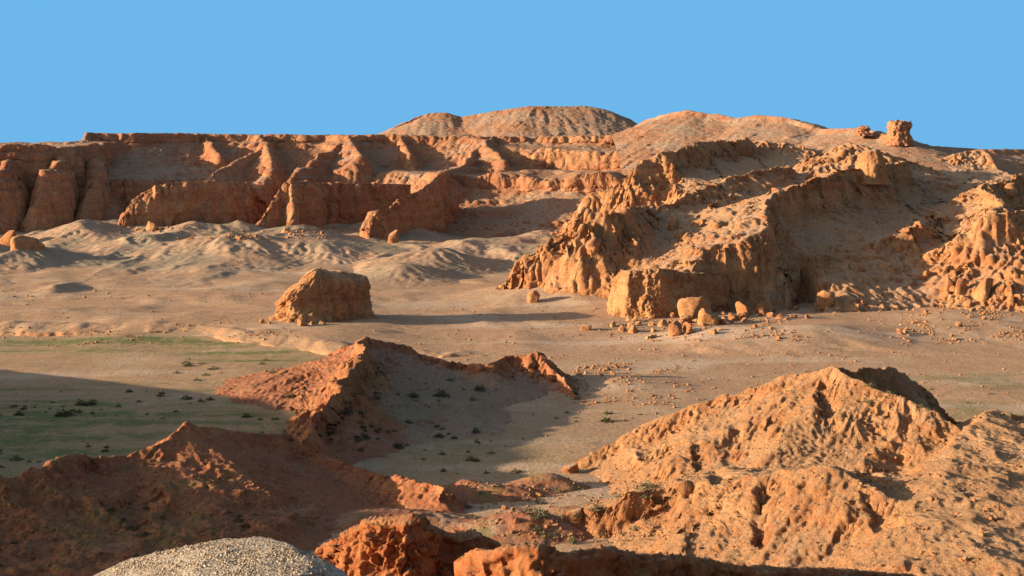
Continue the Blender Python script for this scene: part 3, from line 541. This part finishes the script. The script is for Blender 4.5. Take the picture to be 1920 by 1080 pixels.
# ------------------------------------------------------------------ free-standing rocks
def loft(name, cx, cy, z0, rx, ry, h, prof, nth, nv, seed, flute=0.1, lump=0.1, ang=0.0, top=None, mat=None, lean=(0, 0), sq=2.0, fl=5.0):
    """a standing rock: (radius, height) profile turned round an oval footprint, with fluted, lumpy sides"""
    pr = np.array(prof, float); d = np.r_[0, np.cumsum(np.hypot(np.diff(pr[:, 0]), np.diff(pr[:, 1])))]
    t_ = np.linspace(0, d[-1], nv); R_, V_ = np.interp(t_, d, pr[:, 0]), np.interp(t_, d, pr[:, 1])
    th = np.linspace(0, 2 * np.pi, nth, endpoint=False); T, R2 = np.meshgrid(th, R_, indexing='ij'); V2 = np.repeat(V_[None], nth, 0)
    c, s_ = np.cos(T), np.sin(T); k = (np.abs(c) ** sq + np.abs(s_) ** sq) ** (-1 / sq)
    u, v = c * k * rx, s_ * k * ry
    f_ = 1 + flute * fbm(c * fl * .5, s_ * fl * .5, V2 * 0.7 + seed, 4, ridged=True) + lump * fbm(c * 1.3 * 2, s_ * 1.3 * 2, V2 * 3 + seed * 2, 4)
    u, v = u * R2 * f_, v * R2 * f_
    ca, sa = math.cos(ang), math.sin(ang); x, y = u * ca - v * sa, u * sa + v * ca
    bx_, by_ = x * 1.0, y * 1.0
    bl = 0.5 * lump * rx * blocks(x + seed, y, V2 * h, rx * 0.45, 1.6); rr_ = np.hypot(x, y) + 1e-6; x, y = x + x / rr_ * bl * (R2 > 0.5), y + y / rr_ * bl * (R2 > 0.5)
    hh = h * (top(bx_, by_) if top else 1.0) * (1 + 0.5 * lump * fbm(x / rx * 2, y / rx * 2, V2 * 0 + seed, 3))
    z = V2 * hh; x = x + lean[0] * V2; y = y + lean[1] * V2
    co = np.stack([x, y, z], -1).reshape(-1, 3)
    i = np.arange(nth * nv).reshape(nth, nv); j = np.roll(i, -1, 0)
    q = np.stack([i[:, :-1], j[:, :-1], j[:, 1:], i[:, 1:]], -1).reshape(-1, 4)
    mk = np.zeros((len(co), 4)); mk[:, 3] = 1
    o = link(name, raw_mesh(name, co, q, mk), mat or M['bad']); o.location = (cx, cy, z0); return o
STAND = [(1.12, -0.15), (1.08, 0), (1.0, 0.12), (0.97, 0.5), (0.99, 0.8), (0.92, 0.93), (0.7, 1.0), (0.35, 1.03), (0, 1.03)]

x, y, z = P(607, 606, 251)
def btop(u, v): return np.interp(u, [-9, -7.6, -6.8, -5, -3, -1, 0, 2, 5, 7, 8.2], [0.36, 0.46, 0.60, 0.74, 0.90, 1.0, 1.0, 0.96, 0.94, 0.90, 0.80])
o = loft('rock_butte', x, y, float(floorZ(np.array([x]), np.array([y]))[0]) - 0.2, 7.3, 4.0, 8.7, STAND, 210, 90, 4.2, 0.20, 0.30, math.radians(24), btop, M['bad'], sq=3.2, fl=10)
tag(o, 'isolated blunt orange butte standing on the flat sand, casting a long shadow', 'butte')
x, y, z = P(1685, 262, 428)
o = loft('rock_stack', x, y, z - 1.2, 3.1, 3.0, 6.7, [(1.25, -0.1), (1.15, 0), (1.02, 0.12), (0.98, 0.3), (0.95, 0.6), (1.0, 0.78), (0.95, 0.94), (0.6, 1.0), (0, 1.0)], 90, 60, 8.1, 0.16, 0.45, 0.3, mat=M['mesa'], sq=3.0)
tag(o, 'tall squat red rock stack standing on the right skyline', 'rock stack')
x, y, z = P(1619, 246, 437)
o = loft('rock_stack', x, y, z - 1.2, 2.2, 1.9, 2.7, [(1.5, -0.1), (1.3, 0), (0.9, 0.3), (0.85, 0.55), (1.0, 0.75), (0.8, 0.95), (0.4, 1.02), (0, 1.02)], 60, 40, 3.1, 0.2, 0.5, 0.8, mat=M['mesa'])
tag(o, 'small crumbly rock stump on the skyline left of the tall stack', 'rock stack')
x, y, z = P(1633, 345, 336)
o = loft('rounded_rock', x, y, z - 0.5, 3.3, 3.2, 7.6, [(1.1, -0.1), (1.05, 0), (1.0, 0.2), (0.98, 0.5), (0.85, 0.75), (0.55, 0.94), (0.25, 1.0), (0, 1.0)], 90, 60, 5.5, 0.10, 0.14, 0.5, sq=2.4)
o.location.z += 1.2; tag(o, 'rounded tan rock knob at the top of the main scree ridge', 'rock')

bpy.context.view_layer.update()
DG = bpy.context.evaluated_depsgraph_get()
def hit(px, py):
    d = Vector(((px - CX) / F, 1.0, -(py - HY) / F)).normalized()
    ok, loc, nrm, idx, ob, mt = sc.ray_cast(DG, Vector((0, 0, HC)), d, distance=3000)
    return (loc, nrm, ob) if ok else (None, None, None)

def boulder_mesh(seed, nth=36, nv=22, rough=0.08, planes=15):
    r = np.random.RandomState(seed); th = np.linspace(0, 2 * np.pi, nth, endpoint=False); ph = np.linspace(0.001, np.pi - 0.001, nv)
    T, Q = np.meshgrid(th, ph, indexing='ij'); D = np.stack([np.cos(T) * np.sin(Q), np.sin(T) * np.sin(Q), np.cos(Q)], -1)
    N = np.concatenate([np.array([(1, 0, 0), (-1, 0, 0), (0, 1, 0), (0, -1, 0), (0, 0, 1), (0, 0, -1)]) + r.normal(0, .42, (6, 3)), r.normal(size=(planes - 6, 3))]); N /= np.linalg.norm(N, axis=1)[:, None]; dd = np.r_[r.uniform(0.5, 0.85, 6), r.uniform(0.62, 0.95, planes - 6)]
    dot = np.maximum(D @ N.T, 0.02); R = 1.0 / (((dot / dd) ** 26).sum(-1) ** (1 / 26.0)); R = np.minimum(R, 1.3)
    p = D * R[..., None]; n = fbm(p[..., 0] * 1.6 + seed, p[..., 1] * 1.6, p[..., 2] * 1.6, 4)
    p = p * (1 + rough * 2 * n + 0.10 * blocks(p[..., 0] + seed, p[..., 1], p[..., 2], 0.7, 1.0))[..., None]
    lo, hi = p.reshape(-1, 3).min(0), p.reshape(-1, 3).max(0); p = (p - (lo + hi) / 2) / (hi - lo)     # unit box centred on the origin
    i = np.arange(nth * nv).reshape(nth, nv); j = np.roll(i, -1, 0)
    q = np.stack([i[:, 1:], j[:, 1:], j[:, :-1], i[:, :-1]], -1).reshape(-1, 4)
    mk = np.zeros((nth * nv, 4)); mk[:, 3] = 1
    return raw_mesh('boulder', p.reshape(-1, 3), q, mk, smooth=False)
BM = [boulder_mesh(i + 3) for i in range(9)]
for me in BM: me.materials.append(M['bad'])
random.seed(5)
def boulder(px, py, wp, hp, label, k=None, group=None, name='boulder', cat='boulder', up=False):
    """a loose rock whose foot rests on the ground seen at (px, py); wp, hp its size in photograph pixels"""
    loc, nrm, ob = hit(px, py)
    if loc is None: return
    s_ = loc.y / F; o = bpy.data.objects.new(name, BM[random.randrange(9) if k is None else k]); COL.objects.link(o)
    W, H = wp * s_, hp * s_
    o.scale = (W * 1.05, W * random.uniform(0.8, 1.1), H * 1.45); o.rotation_euler = (random.uniform(-.3, .3), random.uniform(-.3, .3), random.uniform(0, 6.28))
    o.location = (loc.x, loc.y + W * 0.3, loc.z + H * 0.12)
    return tag(o, label, cat, group)
PILE = []
for cx_, cy_, sx, sy, n_ in [(1310, 606, 42, 9, 22), (1420, 590, 34, 8, 16), (1195, 612, 26, 7, 14), (1850, 556, 50, 8, 18), (1565, 572, 30, 5, 8)]:
    PILE += [(random.gauss(cx_, sx), random.gauss(cy_, sy), random.uniform(8, 19)) for _ in range(n_)]
for b in [
    (1303, 600, 64, 56, 'largest rounded boulder in the rubble below the badland front wall', 1),
    (1328, 610, 40, 34, 'second boulder leaning on the right of the largest one', 4),
    (1265, 630, 27, 34, 'bright upright orange block at the front edge of the rubble', 7),
    (1286, 606, 26, 18, 'flat boulder wedged below the largest rounded boulder', 2),
    (1243, 612, 22, 16, 'low orange boulder at the corner of the lit front wall', 3),
    (1398, 590, 30, 32, 'half-lit boulder lying in the shade right of the large boulders', 5),
    (1432, 588, 26, 30, 'dark boulder in shade beside the half-lit one', 0),
    (1376, 548, 28, 26, 'square block high in the shade below the front wall', 6),
    (1549, 572, 32, 32, 'boulder with a bright tip on the shaded hollow floor', 8),
    (1780, 547, 18, 34, 'slim standing block under the right outcrop, leftmost of the pair', 7),
    (1800, 550, 20, 36, 'slim standing block under the right outcrop, right one of the pair', 6),
    (1846, 561, 34, 50, 'thick rock pillar under the right outcrop', 1),
    (1896, 555, 22, 34, 'standing block near the right edge below the outcrop', 3),
    (1912, 566, 20, 18, 'low boulder at the right edge below the outcrop', 2),
    (1736, 522, 20, 16, 'small boulder at the left foot of the right outcrop', 4),
    (1000, 567, 24, 28, 'upright block at the foot of the left badland lobe', 7),
    (1264, 432, 20, 30, 'little hoodoo knob among the badland gullies', 1),
    (283, 432, 26, 20, 'rounded knob in front of the fluted rock wall', 1),
    (737, 456, 20, 30, 'small stub of rock in front of the stepped fin', 7),
    (40, 466, 46, 30, 'broad orange block below the far left cliff', 5),
    (16, 460, 40, 34, 'rugged orange block at the left edge of the cliff foot', 6),
    (66, 468, 26, 16, 'low slab beside the broad block at far left', 2),
    (535, 436, 20, 12, 'small boulder at the foot of the bright rock wedge', 3),
    (490, 606, 9, 10, 'lone small boulder left of the butte', 1),
    (506, 607, 7, 6, 'tiny stone between the lone boulder and the butte', 0),
    (566, 611, 20, 12, 'boulder at the left front foot of the butte', 4),
    (588, 609, 16, 9, 'boulder in the middle of the butte foot', 5),
    (604, 608, 12, 7, 'small boulder right of the others at the butte foot', 8),
    (1070, 888, 34, 18, 'slab of rock at the left tip of the bright ridge', 2),
    (746, 684, 9, 7, 'white stone on the shaded side of the middle ridge', 1),
    (728, 664, 6, 7, 'pale pebble-sized stone near the top of the middle ridge', 0)]:
    boulder(*b)
for px, py, w_ in PILE:
    side = 'the right outcrop' if px > 1700 else ('the shaded hollow' if px > 1490 else 'the badland front wall')
    boulder(min(px, 1915), py, w_, w_ * random.uniform(0.6, 1.0), 'broken block in the pile of fallen rock below ' + side, group='fallen blocks below ' + side)
# fallen stones one can still tell apart, zone by zone
ZONES = [((1130, 590, 1250, 640), 14, (7, 13), 'stone in the rubble fan below the lit front wall', 'stones below the front wall'),
         ((1280, 600, 1480, 640), 14, (6, 11), 'stone strewn in front of the large badland boulders', 'stones before the badland boulders'),
         ((1500, 565, 1700, 600), 14, (6, 10), 'stone on the sunny sand below the shaded hollow', 'stones below the hollow'),
         ((1690, 565, 1915, 640), 60, (6, 12), 'orange stone in the rubble field at the right edge', 'rubble field at the right edge'),
         ((850, 405, 1070, 440), 26, (6, 11), 'stone on the talus between the fin and the badlands', 'stones on the talus'),
         ((230, 430, 480, 450), 16, (6, 10), 'stone at the foot of the fluted rock wall', 'stones below the fluted wall'),
         ((500, 425, 690, 445), 14, (6, 10), 'stone along the foot of the second mesa outcrop', 'stones below the rock wedge'),
         ((1075, 690, 1260, 745), 40, (6, 10), 'stone scattered behind the middle ridge', 'stones behind the middle ridge'),
         ((870, 910, 1120, 1010), 34, (6, 13), 'stone on the low mounds between the near ridges', 'stones on the low mounds'),
         ((1300, 800, 1915, 1050), 60, (6, 12), 'stone lying on the bright ridge at lower right', 'stones on the bright ridge')]
for (x0, y0, x1, y1), n_, (a_, b_), lab, grp in ZONES:
    cl = [(random.uniform(x0, x1), random.uniform(y0, y1)) for _ in range(max(2, n_ // 9))]
    for _ in range(int(n_ * 0.7)):
        cx_, cy_ = random.choice(cl); px, py = random.gauss(cx_, (x1 - x0) * .09), random.gauss(cy_, (y1 - y0) * .12)
        w_ = random.uniform(a_, b_) * random.choice((0.6, 0.8, 0.8, 1, 1.2)); boulder(min(max(px, x0), x1), min(max(py, y0), y1), w_, w_ * random.uniform(0.5, 0.8), lab, group=grp, name='stone', cat='stone')

# ------------------------------------------------------------------ small rubble nobody could count: one mesh
def scatter(name, label, cat, rects, size, mat, seed, px_size=True, only=None):
    r = np.random.RandomState(seed); base = np.array([(0, 0, 1), (1, 0, 0), (0, 1, 0), (-1, 0, 0), (0, -1, 0), (0, 0, -.6)], float)
    tri = np.array([(0, 1, 2), (0, 2, 3), (0, 3, 4), (0, 4, 1), (5, 2, 1), (5, 3, 2), (5, 4, 3), (5, 1, 4)]); V, T = [], []
    for (x0, y0, x1, y1), n_ in rects:
        cx_, cy_ = r.uniform(x0, x1, 3 * n_), r.uniform(y0, y1, 3 * n_); sel = np.argsort(-(fbm(cx_ / 70, cy_ / 22, zero(cx_) + seed, 3) + r.uniform(0, 0.35, 3 * n_)))[:n_]
        for c_ in sel:
            loc, nrm, ob = hit(cx_[c_], cy_[c_])
            if loc is None or (only and not ob.name.startswith(only)): continue
            s_ = r.uniform(*size) * (loc.y / F if px_size else 1) * r.choice([0.7, 0.7, 1, 1.5]); a = r.uniform(0, 6.28); c, sn = math.cos(a), math.sin(a)
            p = base * (1 + r.uniform(-.35, .35, base.shape)) * [s_, s_ * r.uniform(.6, 1), s_ * r.uniform(.5, .9)]
            p = np.stack([p[:, 0] * c - p[:, 1] * sn, p[:, 0] * sn + p[:, 1] * c, p[:, 2]], -1) + [loc.x, loc.y, loc.z + 0.1 * s_]
            T.append(tri + 6 * len(V)); V.append(p)
    co = np.concatenate(V); mk = np.zeros((len(co), 4)); mk[:, 3] = 1
    o = link(name, raw_mesh(name, co, np.concatenate(T), mk, smooth=False), mat); return tag(o, label, cat, kind='stuff')
scatter('rubble', 'fine orange rubble strewn over slopes and flats', 'rubble', [((1690, 560, 1920, 645), 700), ((1120, 590, 1500, 640), 300), ((1060, 680, 1270, 760), 420), ((1150, 700, 1920, 1070), 1500), ((860, 900, 1250, 1020), 500), ((850, 395, 1080, 440), 160), ((220, 425, 700, 450), 220), ((1180, 330, 1460, 500), 400), ((1640, 300, 1920, 420), 350), ((0, 880, 640, 1060), 900), ((1000, 600, 1900, 760), 260), ((560, 640, 1080, 760), 150), ((0, 620, 560, 650), 160), ((0, 540, 950, 640), 200), ((950, 570, 1700, 700), 260), ((700, 690, 1300, 900), 120)], (1.4, 3.2), M['bad'], 3)
scatter('gravel', 'loose grey pebbles covering the gravel mound', 'gravel', [((215, 1018, 665, 1080), 4200)], (1.2, 3.0), M['gravel'], 8, only='gravel_mound')

# ------------------------------------------------------------------ desert shrubs
def shrub_mat(name, c1, c2):
    m, t, b = nodes(name); oi = t.nodes.new('ShaderNodeObjectInfo'); g = t.nodes.new('ShaderNodeNewGeometry')
    c = mixc(t, c1, c2, rng(t, noi(t, g.outputs['Position'], 5.0, 3), 0.35, 0.65)); t.links.new(c, b.inputs['Base Color']); return m
SM = [shrub_mat('shrub_leaves', (0.055, 0.06, 0.028), (0.10, 0.095, 0.05)), shrub_mat('pale_shrub_leaves', (0.13, 0.13, 0.06), (0.20, 0.18, 0.10))]
def shrub_mesh(seed, mat, n=150):
    r = np.random.RandomState(seed); V, T = [], []
    for i in range(n):
        a = r.uniform(0, 6.28); rr = r.uniform(0, 1) ** 0.6; h = (1 - rr ** 2) * r.uniform(0.25, 1.0)
        c = np.array([math.cos(a) * rr * .5, math.sin(a) * rr * .5, h * r.uniform(0.1, 1)]); d = r.normal(size=3); d[2] = abs(d[2]) + .4; d /= np.linalg.norm(d)
        e = np.cross(d, r.normal(size=3)); e /= np.linalg.norm(e) + 1e-6; L, Wd = r.uniform(.12, .30), r.uniform(.03, .07)
        V += [c - e * Wd, c + e * Wd, c + d * L]; T.append((3 * i, 3 * i + 1, 3 * i + 2))
    me = raw_mesh('shrub', V, T, smooth=False); me.materials.append(mat); return me
SB = [shrub_mesh(i, SM[0]) for i in range(6)] + [shrub_mesh(i + 20, SM[1]) for i in range(3)]
def stem_mesh(seed, n=7):
    r = np.random.RandomState(seed); V, T = [], []
    for i in range(n):       # thin three-sided twigs fanning out from the root
        a, l = r.uniform(0, 6.28), r.uniform(.5, .9); tip = np.array([math.cos(a) * .4 * l, math.sin(a) * .4 * l, l])
        for k in range(3): V.append((.03 * math.cos(2.1 * k), .03 * math.sin(2.1 * k), -.1))
        V.append(tip); b = 4 * i; T += [(b, b + 1, b + 3), (b + 1, b + 2, b + 3), (b + 2, b, b + 3)]
    me = raw_mesh('stem', V, T, smooth=False); me.materials.append(SM[2]); return me
SM.append(shrub_mat('twig_bark', (0.12, 0.08, 0.05), (0.18, 0.12, 0.08))); ST = stem_mesh(4)
def shrub(px, py, wp, hp, label, group=None, pale=False, parts=False):
    loc, nrm, ob = hit(px, py)
    if loc is None: return
    me = SB[random.randrange(6, 9) if pale else random.randrange(6)]
    s_ = loc.y / F; o = bpy.data.objects.new('shrub', None if parts else me); COL.objects.link(o)
    o.scale = (wp * s_, wp * s_ * random.uniform(.7, 1), hp * s_ * 1.15); o.rotation_euler = (0, 0, random.uniform(0, 6.28)); o.location = (loc.x, loc.y, loc.z - 0.05)
    if parts:
        for nm, m_ in (('foliage', me), ('stem', ST)):
            c = bpy.data.objects.new(nm, m_); COL.objects.link(c); c.parent = o
    return tag(o, label, 'shrub', group)
for q in [(545, 745, 26, 14, 'dark shrub at the left foot of the middle ridge, at the shadow edge'), (832, 884, 16, 9, 'small dark shrub on the sunlit sand, leftmost of three'), (912, 887, 14, 6, 'flat shrub on the sunlit sand, middle one of three'), (968, 886, 26, 9, 'wide low shrub on the sunlit sand, rightmost of three'), (827, 742, 30, 14, 'widest dark shrub in the shaded bowl'), (350, 748, 26, 10, 'dark low shrub just inside the shadow on the green flat'), (462, 782, 22, 9, 'dark shrub behind the pointed red crest'), (1075, 1018, 24, 18, 'round pale green bush above the foreground ledge', None, True), (1215, 915, 46, 16, 'grey-green bush beside the shadow pool right of centre', None, True), (1010, 965, 40, 14, 'pale bush on the low mound', None, True)]:
    shrub(*q, parts=True)
SZ = [((650, 700, 1080, 800), 44, (10, 20), 'dark shrub on the shaded slope of the bowl', 'shrubs on the bowl slope'),
      ((620, 800, 920, 865), 42, (12, 26), 'dark shrub at the bottom of the shaded bowl', 'shrubs at the bottom of the bowl'),
      ((1080, 765, 1240, 800), 6, (10, 18), 'dark shrub on the shaded sand right of the bowl', 'shrubs right of the bowl'),
      ((0, 735, 330, 780), 44, (9, 18), 'dark shrub in the belt across the shaded flat', 'belt of shrubs on the flat'),
      ((150, 750, 560, 830), 26, (9, 18), 'dark shrub scattered on the shaded flat', 'shrubs on the shaded flat'),
      ((0, 830, 200, 885), 16, (10, 24), 'dark shrub behind the left ridge', 'shrubs behind the left ridge'),
      ((0, 930, 600, 1060), 40, (10, 24), 'low shrub on the dark red slope at lower left', 'shrubs on the red slope')]
for (x0, y0, x1, y1), n_, (a_, b_), lab, grp in SZ:
    cl = [(random.uniform(x0, x1), random.uniform(y0, y1)) for _ in range(max(3, n_ // 4))]
    for _ in range(n_):
        cx_, cy_ = random.choice(cl); px, py = random.gauss(cx_, 34), random.gauss(cy_, 9)
        w_ = (a_ + b_) / 2 * random.lognormvariate(-0.35, 0.45); shrub(min(max(px, x0), x1), min(max(py, y0), y1), w_, w_ * random.uniform(.3, .6), lab, grp, random.random() < 0.2)
for (x0, y0, x1, y1), n_, lab, grp in [((860, 920, 1260, 1010), 22, 'pale dry bush among the low mounds', 'pale bushes among the mounds'), ((250, 660, 560, 715), 12, 'pale low bush on the sunlit green flat', 'pale bushes on the green flat'), ((1620, 720, 1900, 770), 12, 'pale low bush on the flat behind the bright ridge', 'pale bushes behind the bright ridge')]:
    for _ in range(n_):
        w_ = random.uniform(10, 26); shrub(random.uniform(x0, x1), random.uniform(y0, y1), w_, w_ * .4, lab, grp, True)
